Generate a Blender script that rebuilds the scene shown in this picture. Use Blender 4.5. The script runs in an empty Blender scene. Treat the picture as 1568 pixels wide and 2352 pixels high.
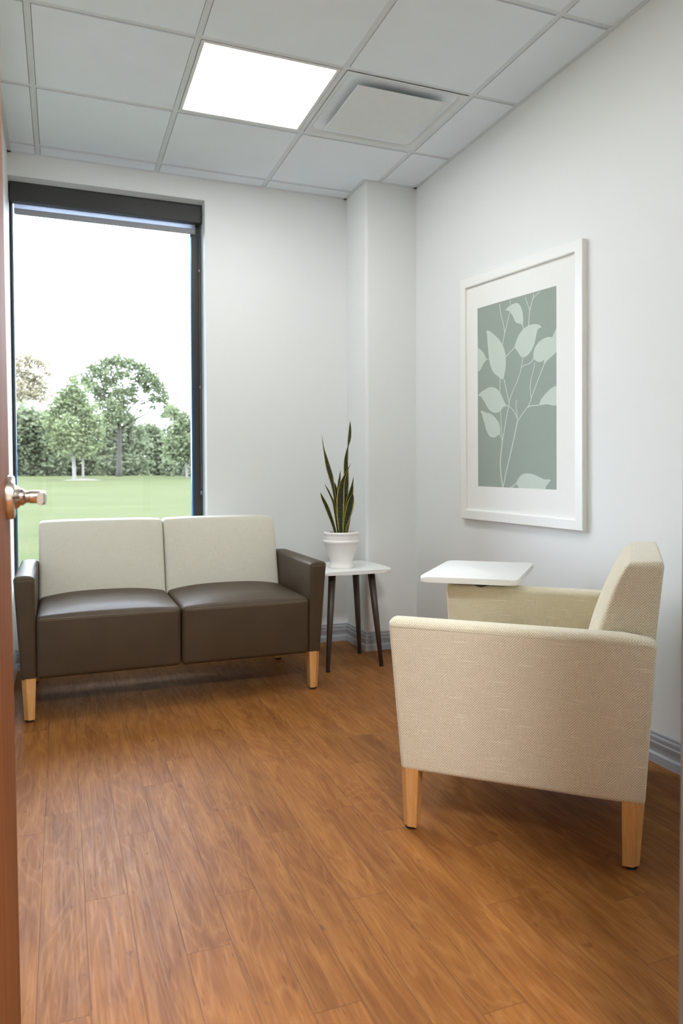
import bpy, bmesh, math, random
from mathutils import Vector, Matrix
from mathutils.geometry import tessellate_polygon
random.seed(7)
SC = bpy.context.scene
COL = SC.collection
V = Vector

# ------------------------------------------------------------------ camera
F_PX, CY, YAW, PITCH, ROLL = 1661.8, 1129.4, 0.3691, -0.0256, -0.0038
EYE = V((-1.9795, -4.1804, 1.0412))
_cy, _sy = math.cos(YAW), math.sin(YAW)
_f0 = V((_sy, _cy, 0)); _r0 = V((_cy, -_sy, 0)); _u0 = V((0, 0, 1))
CF = _f0 * math.cos(PITCH) + _u0 * math.sin(PITCH)
_u1 = _u0 * math.cos(PITCH) - _f0 * math.sin(PITCH)
CR = _r0 * math.cos(ROLL) + _u1 * math.sin(ROLL)
CU = _u1 * math.cos(ROLL) - _r0 * math.sin(ROLL)
cam = bpy.data.cameras.new('camera')
camo = bpy.data.objects.new('camera', cam); COL.objects.link(camo)
B3 = -CF
camo.matrix_world = Matrix(((CR.x, CU.x, B3.x, EYE.x), (CR.y, CU.y, B3.y, EYE.y), (CR.z, CU.z, B3.z, EYE.z), (0, 0, 0, 1)))
cam.sensor_fit = 'VERTICAL'; cam.sensor_height = 36.0; cam.sensor_width = 24.0
cam.lens = F_PX / 2352 * 36.0
cam.shift_y = -(1176 - CY) / 2352
cam.clip_start = 0.02; cam.clip_end = 600
cam.dof.use_dof = True; cam.dof.focus_distance = 2.5; cam.dof.aperture_fstop = 4.5
SC.camera = camo

# ------------------------------------------------------------------ light and exposure
SC.view_settings.view_transform = 'Standard'; SC.view_settings.look = 'None'
SC.view_settings.gamma = 1.0; SC.view_settings.use_curve_mapping = False
SC.view_settings.exposure = 0.0
PANEL_E = 18.0; REAR_FILL_E = 9.5
HALL_FILL_E = 135.0
SKY = (0.89, 0.97, 1.14); SKY_E = 13.0
w = bpy.data.worlds.new('sky'); SC.world = w; w.use_nodes = True
bg = w.node_tree.nodes['Background']; bg.inputs[0].default_value = (*SKY, 1); bg.inputs[1].default_value = SKY_E
try:
    cy_ = SC.cycles
    cy_.use_denoising = True
    cy_.max_bounces = 10; cy_.diffuse_bounces = 7; cy_.glossy_bounces = 4; cy_.transparent_max_bounces = 16
    cy_.sample_clamp_indirect = 6.0; cy_.caustics_reflective = False; cy_.caustics_refractive = False
except Exception:
    pass

# ------------------------------------------------------------------ measured picture rays -> real points
def ray(x, y): return CF + CR * ((x - 784) / F_PX) - CU * ((y - CY) / F_PX)
def onx(x, y, X): d = ray(x, y); return EYE + d * ((X - EYE.x) / d.x)
def ony(x, y, Y): d = ray(x, y); return EYE + d * ((Y - EYE.y) / d.y)
def onz(x, y, Z): d = ray(x, y); return EYE + d * ((Z - EYE.z) / d.z)

# ------------------------------------------------------------------ materials
def srgb(r, g, b):
    f = lambda c: (c / 255 / 12.92) if c <= 10 else ((c / 255 + 0.055) / 1.055) ** 2.4
    return (f(r), f(g), f(b))
class NT:
    def __init__(s, name):
        s.m = bpy.data.materials.new(name); s.m.use_nodes = True
        s.t = s.m.node_tree; s.b = s.t.nodes['Principled BSDF']; s.out = s.t.nodes['Material Output']
    def n(s, typ, **kw):
        nd = s.t.nodes.new(typ)
        for k, v in kw.items(): setattr(nd, k, v)
        return nd
    def l(s, a, b): s.t.links.new(a, b)
    def put(s, x, sock):
        if hasattr(x, 'links'): s.l(x, sock)
        else: sock.default_value = x
    def math(s, op, a, b=0.0, c=0.0, clamp=False):
        nd = s.n('ShaderNodeMath', operation=op, use_clamp=clamp)
        s.put(a, nd.inputs[0]); s.put(b, nd.inputs[1]); s.put(c, nd.inputs[2]); return nd.outputs[0]
    def mix(s, f, a, b, blend='MIX'):
        nd = s.n('ShaderNodeMix', data_type='RGBA', blend_type=blend)
        s.put(f, nd.inputs[0])
        for x, i in ((a, 6), (b, 7)):
            if hasattr(x, 'links'): s.l(x, nd.inputs[i])
            else: nd.inputs[i].default_value = (*x, 1)
        return nd.outputs[2]
    def noise(s, vec, scale=5, detail=3, rough=0.5, dist=0.0, dim='3D', w=None):
        nd = s.n('ShaderNodeTexNoise', noise_dimensions=dim)
        s.l(vec, nd.inputs['Vector']); nd.inputs['Scale'].default_value = scale
        nd.inputs['Detail'].default_value = detail; nd.inputs['Roughness'].default_value = rough
        nd.inputs['Distortion'].default_value = dist
        if w is not None: s.put(w, nd.inputs['W'])
        return nd.outputs[0]
    def ramp(s, fac, stops, interp='LINEAR'):
        nd = s.n('ShaderNodeValToRGB'); cr = nd.color_ramp; cr.interpolation = interp
        while len(cr.elements) < len(stops): cr.elements.new(0.5)
        for e, (p, c) in zip(cr.elements, stops):
            e.position = p; e.color = (*c, 1) if not isinstance(c, (int, float)) else (c, c, c, 1)
        s.put(fac, nd.inputs[0]); return nd.outputs[0]
    def comb(s, x, y, z):
        nd = s.n('ShaderNodeCombineXYZ'); s.put(x, nd.inputs[0]); s.put(y, nd.inputs[1]); s.put(z, nd.inputs[2]); return nd.outputs[0]
    def sep(s, v):
        nd = s.n('ShaderNodeSeparateXYZ'); s.l(v, nd.inputs[0]); return nd.outputs
    def obj(s): return s.n('ShaderNodeTexCoord').outputs['Object']
    def pos(s): return s.n('ShaderNodeNewGeometry').outputs['Position']
    def bump(s, h, strength=0.2, dist=0.001):
        nd = s.n('ShaderNodeBump'); nd.inputs['Strength'].default_value = strength; nd.inputs['Distance'].default_value = dist
        s.l(h, nd.inputs['Height']); s.l(nd.outputs[0], s.b.inputs['Normal'])
    def set(s, col=None, rough=None, metal=None, spec=None, sheen=None):
        if col is not None:
            if hasattr(col, 'links'): s.l(col, s.b.inputs['Base Color'])
            else: s.b.inputs['Base Color'].default_value = (*col, 1)
        if rough is not None: s.put(rough, s.b.inputs['Roughness'])
        if metal is not None: s.b.inputs['Metallic'].default_value = metal
        if spec is not None: s.b.inputs['Specular IOR Level'].default_value = spec
        if sheen is not None: s.b.inputs['Sheen Weight'].default_value = sheen
        return s

def m_plain(name, col, rough=0.5, metal=0.0, spec=0.5, var=0.04, scale=40, bump=0.0):
    t = NT(name); o = t.obj(); n = t.noise(o, scale, 3)
    c2 = tuple(c * (1 - var) for c in col); c3 = tuple(min(1, c * (1 + var)) for c in col)
    t.set(t.mix(n, c2, c3), rough, metal, spec)
    if bump: t.bump(n, bump, 0.0006)
    return t.m

def m_wall():
    t = NT('wall_paint'); p = t.pos()
    n = t.noise(p, 260, 4, 0.6)
    t.set(srgb(229, 232, 231), 0.62, spec=0.3); t.bump(n, 0.10, 0.0008); return t.m
def m_tile():
    t = NT('ceiling_tile_fibre'); p = t.pos()
    n = t.noise(p, 420, 3, 0.7); n2 = t.noise(p, 6, 2)
    t.set(t.mix(t.math('ADD', t.math('MULTIPLY', n, 0.6), t.math('MULTIPLY', n2, 0.4)), srgb(216, 223, 228), srgb(230, 237, 243)), 0.95, spec=0.1)
    t.bump(n, 0.12, 0.001); return t.m

def m_floor():
    t = NT('floor_wood_planks'); p = t.pos(); x, y, z = t.sep(p)[:3]
    PW, PL = 0.1, 0.905
    u = t.math('DIVIDE', t.math('ADD', x, 2.139), PW)
    row = t.math('FLOOR', u); fu = t.math('FRACT', u)
    # joint offsets of the rows from the left wall, in metres
    offs = [-1.93, -1.825, -1.43, -2.035, -1.716, -1.525, -1.98, -1.27, -1.66, -2.1, -1.38, -1.8, -1.55, -1.2, -1.9, -1.42, -1.7, -2.06, -1.33, -1.61, -1.88, -1.5]
    stops = [(max(0.0, (i - 0.5) / 32), (o % PL) / PL) for i, o in enumerate(offs)]
    ro = t.ramp(t.math('DIVIDE', row, 32.0), stops, 'CONSTANT')
    rs = t.sep(ro)[0]
    v = t.math('SUBTRACT', t.math('DIVIDE', y, PL), rs)
    colm = t.math('FLOOR', v); fv = t.math('FRACT', v)
    wn = t.n('ShaderNodeTexWhiteNoise', noise_dimensions='2D'); t.l(t.comb(row, colm, 0.0), wn.inputs['Vector'])
    rid = wn.outputs['Value']
    shift = t.math('MULTIPLY', rid, 37.0)
    g1 = t.noise(t.comb(t.math('ADD', t.math('MULTIPLY', x, 1.0), shift), t.math('MULTIPLY', y, 0.035), shift), 190, 4, 0.62)
    g2 = t.noise(t.comb(t.math('ADD', x, shift), t.math('MULTIPLY', y, 0.16), shift), 22, 3, 0.55, 0.6)
    cn = t.noise(t.comb(t.math('ADD', x, shift), t.math('MULTIPLY', y, 0.13), shift), 9.0, 2, 0.45, 0.5)
    rings = t.math('SINE', t.math('MULTIPLY', cn, 95.0))
    rings = t.math('POWER', t.math('ADD', t.math('MULTIPLY', rings, 0.5), 0.5), 5.0)
    fl = t.noise(t.comb(t.math('ADD', x, shift), t.math('MULTIPLY', y, 0.055), shift), 330, 1, 0.5)
    fl = t.ramp(fl, [(0.0, 0.0), (0.69, 0.0), (0.74, 1.0), (1.0, 1.0)])
    kn = t.noise(t.comb(t.math('ADD', x, shift), t.math('MULTIPLY', y, 0.55), shift), 26, 1, 0.5)
    kn = t.ramp(kn, [(0.0, 0.0), (0.735, 0.0), (0.80, 1.0), (1.0, 1.0)])
    st_ = lambda q, a, b: t.ramp(q, [(a, 0.0), (b, 1.0)])
    g1 = st_(g1, 0.32, 0.68); g2 = st_(g2, 0.32, 0.68)
    base = t.mix(g2, srgb(125, 76, 33), srgb(156, 103, 49))
    base = t.mix(t.math('MULTIPLY', g1, 0.5), base, srgb(112, 68, 33))
    base = t.mix(t.math('MULTIPLY', rings, 0.15), base, srgb(188, 136, 86))
    tone = t.math('ADD', 0.93, t.math('MULTIPLY', rid, 0.13))
    base = t.mix(1.0, base, t.comb(tone, tone, tone), 'MULTIPLY')
    base = t.mix(t.math('MULTIPLY', fl, 0.55), base, srgb(72, 42, 24))
    base = t.mix(t.math('MULTIPLY', kn, 0.55), base, srgb(84, 50, 30))
    e1 = t.math('MINIMUM', fu, t.math('SUBTRACT', 1.0, fu))
    e2 = t.math('MULTIPLY', t.math('MINIMUM', fv, t.math('SUBTRACT', 1.0, fv)), PL / PW)
    e = t.math('MINIMUM', e1, e2)
    seam = t.ramp(e, [(0.0, 1.0), (0.008, 0.8), (0.016, 0.0), (1.0, 0.0)])
    base = t.mix(t.math('MULTIPLY', seam, 0.62), base, srgb(92, 58, 34))
    t.set(base, t.math('ADD', 0.40, t.math('MULTIPLY', g1, 0.14)), spec=0.17)
    h = t.math('SUBTRACT', t.math('ADD', t.math('MULTIPLY', g1, 0.5), t.math('MULTIPLY', t.noise(p, 500, 2), 0.5)), t.math('MULTIPLY', seam, 1.5))
    t.bump(h, 0.25, 0.0007)
    return t.m

def m_weave(name, dark, light, pitch, contrast=1.0, slub=0.25, bump=0.5):
    t = NT(name); o = t.obj(); x, y, z = t.sep(o)[:3]
    nn = t.sep(t.n('ShaderNodeTexCoord').outputs['Normal'])
    fx = t.math('GREATER_THAN', t.math('ABSOLUTE', nn[0]), 0.72)
    fz = t.math('GREATER_THAN', t.math('ABSOLUTE', nn[2]), 0.72)
    lerp = lambda f, a, b: t.math('ADD', t.math('MULTIPLY', a, t.math('SUBTRACT', 1.0, f)), t.math('MULTIPLY', b, f))
    wob = t.math('MULTIPLY', t.noise(o, 60, 2), pitch * 1.2)
    # local x faces: use (y,z); local y faces: use (x,z); top faces: use (x,y)
    a = t.math('ADD', lerp(fx, x, y), wob); b = t.math('SUBTRACT', lerp(fz, z, y), wob)
    k = math.pi / pitch
    s1 = t.math('SINE', t.math('MULTIPLY', a, k)); s2 = t.math('SINE', t.math('MULTIPLY', b, k))
    chk = t.math('ADD', t.math('MULTIPLY', t.math('MULTIPLY', s1, s2), 0.5), 0.5)
    st = t.noise(t.comb(t.math('MULTIPLY', a, 0.035), 0.0, b), 520, 2, 0.6)
    st2 = t.noise(t.comb(a, 0.0, t.math('MULTIPLY', b, 0.06)), 420, 2, 0.6)
    f = t.math('ADD', t.math('MULTIPLY', chk, 0.62 * contrast), t.math('MULTIPLY', t.math('ADD', st, st2), 0.32))
    c = t.mix(t.math('MINIMUM', f, 1.0), dark, light)
    sl = t.ramp(t.noise(t.comb(t.math('MULTIPLY', a, 0.06), 0.0, b), 170, 1), [(0.0, 0.0), (0.66, 0.0), (0.74, 1.0), (1.0, 1.0)])
    c = t.mix(t.math('MULTIPLY', sl, slub), c, tuple(min(1, q * 1.35) for q in light))
    t.set(c, 0.92, spec=0.15, sheen=0.45); t.b.inputs['Sheen Roughness'].default_value = 0.4; t.bump(t.math('ADD', chk, t.math('MULTIPLY', st, 0.5)), bump, 0.0006); return t.m

def m_leather():
    t = NT('brown_leather'); o = t.obj()
    v = t.n('ShaderNodeTexVoronoi'); t.l(o, v.inputs['Vector']); v.inputs['Scale'].default_value = 520
    n = t.noise(o, 9, 3); n2 = t.noise(o, 300, 2)
    t.set(t.mix(n, srgb(62, 50, 35), srgb(75, 61, 44)), t.math('ADD', 0.42, t.math('MULTIPLY', n2, 0.12)), spec=0.32)
    t.bump(t.math('ADD', v.outputs['Distance'], t.math('MULTIPLY', n2, 0.4)), 0.22, 0.0006); return t.m

def m_wood(name, c1, c2, rough=0.4, sx=60, sz=3.0, axis='z'):
    t = NT(name); o = t.obj(); x, y, z = t.sep(o)[:3]
    g = t.noise(t.comb(x, y, t.math('MULTIPLY', z, sz / sx)), sx, 4, 0.6, 0.5)
    g2 = t.noise(t.comb(x, y, t.math('MULTIPLY', z, 0.03)), 330, 2, 0.6)
    f = t.math('ADD', t.math('MULTIPLY', g, 0.6), t.math('MULTIPLY', g2, 0.4))
    f = t.ramp(f, [(0.0, 0.0), (0.36, 0.0), (0.64, 1.0), (1.0, 1.0)])
    t.set(t.mix(f, c1, c2), rough); t.bump(g2, 0.1, 0.0005); return t.m

def m_emit(name, col, e):
    t = NT(name); em = t.n('ShaderNodeEmission'); em.inputs[0].default_value = (*col, 1); em.inputs[1].default_value = e
    t.l(em.outputs[0], t.out.inputs[0]); return t.m

def m_glass():
    t = NT('window_glass'); tr = t.n('ShaderNodeBsdfTransparent'); tr.inputs[0].default_value = (0.97, 0.985, 0.98, 1)
    gl = t.n('ShaderNodeBsdfGlossy'); gl.inputs['Roughness'].default_value = 0.0
    fr = t.n('ShaderNodeFresnel'); fr.inputs[0].default_value = 1.25
    mx = t.n('ShaderNodeMixShader'); t.l(fr.outputs[0], mx.inputs[0]); t.l(tr.outputs[0], mx.inputs[1]); t.l(gl.outputs[0], mx.inputs[2])
    t.l(mx.outputs[0], t.out.inputs[0]); return t.m

def m_leaf(name, c1, c2, tl=0.35):
    t = NT(name); oi = t.pos(); n = t.noise(oi, 0.9, 2); n2 = t.noise(oi, 6, 1)
    c = t.mix(t.math('ADD', t.math('MULTIPLY', n, 0.6), t.math('MULTIPLY', n2, 0.4)), c1, c2)
    d = t.n('ShaderNodeBsdfDiffuse'); q = t.n('ShaderNodeBsdfTranslucent'); t.l(c, d.inputs[0]); t.l(c, q.inputs[0])
    mx = t.n('ShaderNodeMixShader'); mx.inputs[0].default_value = tl
    t.l(d.outputs[0], mx.inputs[1]); t.l(q.outputs[0], mx.inputs[2]); t.l(mx.outputs[0], t.out.inputs[0]); return t.m

def m_lawn():
    t = NT('lawn_grass'); p = t.pos(); x, y, z = t.sep(p)[:3]
    n = t.noise(p, 0.22, 4, 0.6); n2 = t.noise(t.comb(t.math('MULTIPLY', x, 0.15), y, z), 0.9, 3)
    f = t.math('ADD', t.math('MULTIPLY', n, 0.5), t.math('MULTIPLY', n2, 0.5))
    f = t.ramp(f, [(0.3, 0.0), (0.7, 1.0)])
    t.set(t.mix(f, (0.037, 0.0455, 0.015), (0.054, 0.059, 0.0235)), 0.95, spec=0.05)
    t.bump(t.noise(p, 30, 3), 0.5, 0.03); return t.m

def m_snake():
    t = NT('snake_plant_leaf'); uv = t.n('ShaderNodeUVMap'); uv.uv_map = 'leaf'
    u, v, _ = t.sep(uv.outputs[0])[:3]
    n = t.noise(t.comb(t.math('MULTIPLY', u, 1.6), t.math('MULTIPLY', v, 60.0), 0.0), 1.0, 3, 0.6, 0.6)
    c = t.ramp(n, [(0.34, srgb(14, 24, 15)), (0.47, srgb(34, 48, 27)), (0.56, srgb(26, 40, 24)), (0.68, srgb(84, 98, 66))])
    ed = t.math('ABSOLUTE', t.math('SUBTRACT', t.math('MULTIPLY', u, 2.0), 1.0))
    ed = t.math('ADD', ed, t.math('MULTIPLY', t.math('SUBTRACT', t.noise(t.comb(0.0, t.math('MULTIPLY', v, 25.0), u), 1.0, 2), 0.5), 0.16))
    m = t.ramp(ed, [(0.0, 0.0), (0.74, 0.0), (0.80, 1.0), (1.0, 1.0)])
    c = t.mix(m, c, srgb(190, 168, 66)); t.set(c, 0.38, spec=0.4); return t.m

M = dict(
    wall=m_wall(), tile=m_tile(), floor=m_floor(),
    tee=m_plain('ceiling_grid_paint', srgb(206, 211, 214), 0.5),
    base=m_plain('baseboard_vinyl', srgb(166, 171, 175), 0.38),
    jamb=m_plain('door_frame_paint', srgb(120, 114, 107), 0.45),
    door=m_wood('door_veneer', srgb(94, 50, 20), srgb(132, 78, 38), 0.6, 70, 2.0),
    nickel=m_plain('satin_nickel', srgb(200, 190, 178), 0.24, 1.0),
    black=m_plain('dark_window_paint', srgb(40, 41, 41), 0.5),
    cassette=m_plain('blind_cassette_paint', srgb(52, 53, 52), 0.55),
    sky_edge=m_plain('sky_reflection_blue', srgb(70, 120, 175), 0.25, 0.6),  # blue holds the sky reflection along the pane edge
    glass=m_glass(),
    hem=m_plain('blind_hem_fabric', srgb(150, 150, 156), 0.8),
    chain=m_plain('bead_chain_steel', srgb(150, 150, 150), 0.35, 0.8),
    sill=m_plain('sill_paint', srgb(225, 226, 224), 0.5),
    leather=m_leather(),
    stitch=m_plain('stitch_thread', srgb(118, 102, 78), 0.8),
    linen=m_weave('sofa_linen_fabric', srgb(168, 163, 147), srgb(228, 224, 209), 0.0018, 0.5, 0.12, 0.3),
    weave=m_weave('chair_basket_weave', srgb(124, 108, 78), srgb(248, 240, 214), 0.0036, 1.0, 0.3, 0.6),
    maple=m_wood('maple_leg_wood', srgb(196, 140, 78), srgb(218, 166, 104), 0.4, 50, 2.0),
    rubber=m_plain('black_glide', srgb(28, 27, 26), 0.6),
    white_lam=m_plain('white_laminate', srgb(236, 237, 235), 0.3, var=0.01),
    bronze=m_plain('bronze_leg_paint', srgb(80, 72, 65), 0.42, 0.3),
    pot=m_plain('white_glazed_pot', srgb(234, 232, 228), 0.45, var=0.03, scale=25, bump=0.1),
    soil=m_plain('potting_soil', srgb(46, 36, 28), 0.95, var=0.5, scale=160, bump=0.8),
    snake=m_snake(),
    frame=m_plain('white_frame_paint', srgb(236, 237, 234), 0.35, var=0.01),
    mat=m_plain('picture_mat_board', srgb(236, 237, 234), 0.9, var=0.01),
    art=m_plain('sage_print_paper', srgb(148, 160, 150), 0.85, var=0.02),
    motif=m_plain('pale_leaf_ink', srgb(194, 206, 196), 0.85, var=0.02),
    lamp=m_emit('light_panel_diffuser', (0.99, 1.0, 0.99), PANEL_E),
    rear_fill=m_emit('rear_fill_diffuser', (0.99, 1.0, 0.99), REAR_FILL_E),
    hall_fill=m_emit('hall_fill_diffuser', (0.97, 0.99, 1.02), HALL_FILL_E),
    vent=m_plain('vent_enamel', srgb(212, 215, 215), 0.45),
    duct=m_plain('duct_recess_shade', srgb(58, 59, 59), 0.6),  # dark tone stands in for the shade inside the vent recess
    lawn=m_lawn(),
    bark=m_plain('dark_bark', srgb(52, 49, 44), 0.95, var=0.3, scale=3),
    palebark=m_plain('pale_bark', srgb(106, 102, 96), 0.9, var=0.15, scale=3),
    leaf_mid=m_leaf('leaf_mid_green', (0.1281, 0.1533, 0.0748), (0.1904, 0.2205, 0.1215)),  # mid, oak and dark leaf greens paled to stand in for haze
    leaf_oak=m_leaf('leaf_oak_green', (0.1212, 0.1435, 0.0779), (0.1835, 0.2131, 0.1215)),
    leaf_dark=m_leaf('leaf_dark_green', (0.1281, 0.1466, 0.0885), (0.1904, 0.2169, 0.1339), 0.4),
    leaf_glow=m_leaf('leaf_sun_glow_tint', (0.2492, 0.2181, 0.1419), (0.3185, 0.2908, 0.2077)),  # warm sun flare glow put into the leaf colour
    mulch=m_plain('mulch', (0.072, 0.062, 0.044), 0.95, var=0.2, scale=4),
)

M['door'].node_tree.nodes['Principled BSDF'].inputs['Specular IOR Level'].default_value = 0.12

# ------------------------------------------------------------------ builders
def tag(o, label=None, cat=None, group=None, kind=None):
    if label: o['label'] = label
    if cat: o['category'] = cat
    if group: o['group'] = group
    if kind: o['kind'] = kind
    return o
def thing(name, label, cat, loc=(0, 0, 0), rotz=0.0, group=None):
    o = bpy.data.objects.new(name, None); COL.objects.link(o); o.empty_display_size = 0.1
    o.location = loc; o.rotation_euler = (0, 0, rotz); return tag(o, label, cat, group)
def mesh(name, bm, mats, parent=None, smooth=None):
    me = bpy.data.meshes.new(name)
    bmesh.ops.recalc_face_normals(bm, faces=bm.faces)
    if smooth is not None:
        for f in bm.faces: f.smooth = True
        for e in bm.edges:
            if len(e.link_faces) == 2 and e.calc_face_angle(0) > smooth: e.smooth = False
    bm.to_mesh(me); bm.free()
    for m_ in (mats if isinstance(mats, (list, tuple)) else [mats]): me.materials.append(m_)
    o = bpy.data.objects.new(name, me); COL.objects.link(o)
    if parent: o.parent = parent
    return o
def box(bm, x0, x1, y0, y1, z0, z1, bev=0.0, mi=0):
    vs = [bm.verts.new((x, y, z)) for z in (z0, z1) for y in (y0, y1) for x in (x0, x1)]
    fs = [bm.faces.new([vs[i] for i in q]) for q in ((0, 2, 3, 1), (4, 5, 7, 6), (0, 1, 5, 4), (2, 6, 7, 3), (0, 4, 6, 2), (1, 3, 7, 5))]
    for f in fs: f.material_index = mi
    if bev:
        es = list({e for f in fs for e in f.edges})
        bmesh.ops.bevel(bm, geom=es, offset=bev, segments=3, profile=0.5, affect='EDGES')
    return fs
def hexa(bm, c, bev=0.0, seg=3):   # c: 8 corners, bottom ring then top ring
    vs = [bm.verts.new(p) for p in c]
    fs = [bm.faces.new([vs[i] for i in q]) for q in ((3, 2, 1, 0), (4, 5, 6, 7), (0, 1, 5, 4), (1, 2, 6, 5), (2, 3, 7, 6), (3, 0, 4, 7))]
    if bev:
        es = list({e for f in fs for e in f.edges})
        bmesh.ops.bevel(bm, geom=es, offset=bev, segments=seg, profile=0.5, affect='EDGES')
def prism(bm, pts, z0, z1, bev=0.0, top=None):
    a = [bm.verts.new((*p, z0)) for p in pts]; b = [bm.verts.new((*p, z1)) for p in (top or pts)]
    n = len(pts); fs = [bm.faces.new(a[::-1]), bm.faces.new(b)]
    fs += [bm.faces.new((a[i], a[(i + 1) % n], b[(i + 1) % n], b[i])) for i in range(n)]
    if bev:
        es = list(fs[0].edges) + list(fs[1].edges)
        bmesh.ops.bevel(bm, geom=es, offset=bev, segments=2, profile=0.5, affect='EDGES')
def tube(bm, pts, rad, seg=8, cap=True, mi=0):
    pts = [V(p) for p in pts]; rad = rad if isinstance(rad, (list, tuple)) else [rad] * len(pts)
    rings = []; up = None
    for i, p in enumerate(pts):
        t = (pts[min(i + 1, len(pts) - 1)] - pts[max(i - 1, 0)]).normalized()
        if up is None:
            up = V((0, 0, 1)) if abs(t.z) < 0.9 else V((1, 0, 0))
        s = t.cross(up).normalized(); up = s.cross(t).normalized()
        rings.append([bm.verts.new(p + (s * math.cos(2 * math.pi * k / seg) + up * math.sin(2 * math.pi * k / seg)) * rad[i]) for k in range(seg)])
    for a, b in zip(rings, rings[1:]):
        for k in range(seg):
            f = bm.faces.new((a[k], a[(k + 1) % seg], b[(k + 1) % seg], b[k])); f.material_index = mi; f.smooth = True
    if cap:
        for r in (rings[0][::-1], rings[-1]):
            f = bm.faces.new(r); f.material_index = mi
def lathe(bm, prof, c=(0, 0, 0), seg=48, axis='z', mi=0):
    c = V(c); rings = []
    for r, h in prof:
        ring = []
        for k in range(seg):
            a = 2 * math.pi * k / seg
            p = (r * math.cos(a), r * math.sin(a), h) if axis == 'z' else (h, r * math.cos(a), r * math.sin(a)) if axis == 'x' else (r * math.cos(a), h, r * math.sin(a))
            ring.append(bm.verts.new(c + V(p)))
        rings.append(ring)
    for a, b in zip(rings, rings[1:]):
        for k in range(seg):
            f = bm.faces.new((a[k], a[(k + 1) % seg], b[(k + 1) % seg], b[k])); f.material_index = mi
    for r, rev in ((rings[0], True), (rings[-1], False)):
        f = bm.faces.new(r[::-1] if rev else r); f.material_index = mi
def rbox(bm, c, r=0.015, mid=10, edge=4, warp=None):
    """rounded, optionally crowned box through 8 corners c[(ix,iy,iz)]"""
    P = {k: V(v) for k, v in c.items()}
    L = [0, 0, 0]
    for ax in range(3):
        tot = 0
        for k in P:
            if k[ax] == 0:
                k2 = list(k); k2[ax] = 1; tot += (P[tuple(k2)] - P[k]).length
        L[ax] = tot / 4
    def axis_list(n):
        l = L[n]; rr = min(r, l * 0.49)
        e = [rr * (1 - math.cos(math.pi / 2 * i / edge)) * 1.0 for i in range(edge + 1)]
        e = [rr * i / edge for i in range(edge + 1)]
        m_ = [rr + (l - 2 * rr) * i / mid for i in range(1, mid)]
        return e + m_ + [l - q for q in reversed(e)]
    A = [axis_list(i) for i in range(3)]
    rr = [min(r, L[i] * 0.49) for i in range(3)]
    r0 = min(rr)
    cache = {}
    def vert(i, j, k):
        key = (i, j, k)
        if key in cache: return cache[key]
        q = V((A[0][i], A[1][j], A[2][k]))
        inn = V([min(max(q[n], r0), L[n] - r0) for n in range(3)])
        d = q - inn
        nz = [abs(d[n]) > 1e-9 for n in range(3)]
        if sum(nz) > 1:
            # equal angle distribution on the rounded edge
            s = V([math.copysign(math.tan(min(abs(d[n]) / r0, 1) * math.pi / 4), d[n]) if nz[n] else 0.0 for n in range(3)])
            d = s.normalized() * r0
        q = inn + d
        t = [q[n] / L[n] for n in range(3)]
        p = V((0, 0, 0))
        for kk, pv in P.items():
            wgt = 1
            for n in range(3): wgt *= t[n] if kk[n] else 1 - t[n]
            p += pv * wgt
        if warp: p = warp(p, t)
        cache[key] = bm.verts.new(p); return cache[key]
    n = [len(a) - 1 for a in A]
    for i in range(n[0]):
        for j in range(n[1]):
            for kz in (0, n[2]):
                bm.faces.new((vert(i, j, kz), vert(i + 1, j, kz), vert(i + 1, j + 1, kz), vert(i, j + 1, kz)))
    for i in range(n[0]):
        for k in range(n[2]):
            for jy in (0, n[1]):
                bm.faces.new((vert(i, jy, k), vert(i + 1, jy, k), vert(i + 1, jy, k + 1), vert(i, jy, k + 1)))
    for j in range(n[1]):
        for k in range(n[2]):
            for ix in (0, n[0]):
                bm.faces.new((vert(ix, j, k), vert(ix, j + 1, k), vert(ix, j + 1, k + 1), vert(ix, j, k + 1)))
    for f in bm.faces: f.smooth = True
def corners(x0, x1, y0, y1, z0, z1): return {(i, j, k): (x1 if i else x0, y1 if j else y0, z1 if k else z0) for i in (0, 1) for j in (0, 1) for k in (0, 1)}
def struct(name, bm, m_, parent=None, label=None, smooth=None):
    o = mesh(name, bm, m_, parent, smooth)
    if not parent: o['kind'] = 'structure'
    if label: o['label'] = label
    return o

# ------------------------------------------------------------------ room shell
H = 2.7246
XL = -2.222          # left wall face
CX, CD = -0.3256, -0.3054   # column left face, front face
WX1 = -1.195         # window reveal right
WZ0, WZ1 = 0.42, 2.604
YF = -3.40           # doorway wall, room face
S = 0.6096
XD, Y1 = -0.2452, -0.7305

bm = bmesh.new(); box(bm, -5.0, 2.2, -7.2, 0.25, -0.06, 0.0)
struct('floor', bm, M['floor'], label='warm brown wood plank floor running toward the window')

bm = bmesh.new()
box(bm, WX1, 0.2, 0.0, 0.25, 0, H + 0.2)
box(bm, XL - 0.15, WX1, 0.0, 0.25, 0, WZ0)
box(bm, XL - 0.15, WX1, 0.0, 0.25, WZ1, H + 0.2)
struct('wall_back', bm, M['wall'])
bm = bmesh.new(); box(bm, 0.0, 0.2, YF - 0.1, 0.0, 0, H + 0.2); struct('wall_right', bm, M['wall'])
bm = bmesh.new(); box(bm, XL - 0.15, XL, YF, 0.0, 0, H + 0.2); box(bm, XL - 0.15, XL - 0.002, 0.0, 0.25, WZ0, WZ1)
struct('wall_left', bm, M['wall'])
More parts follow.
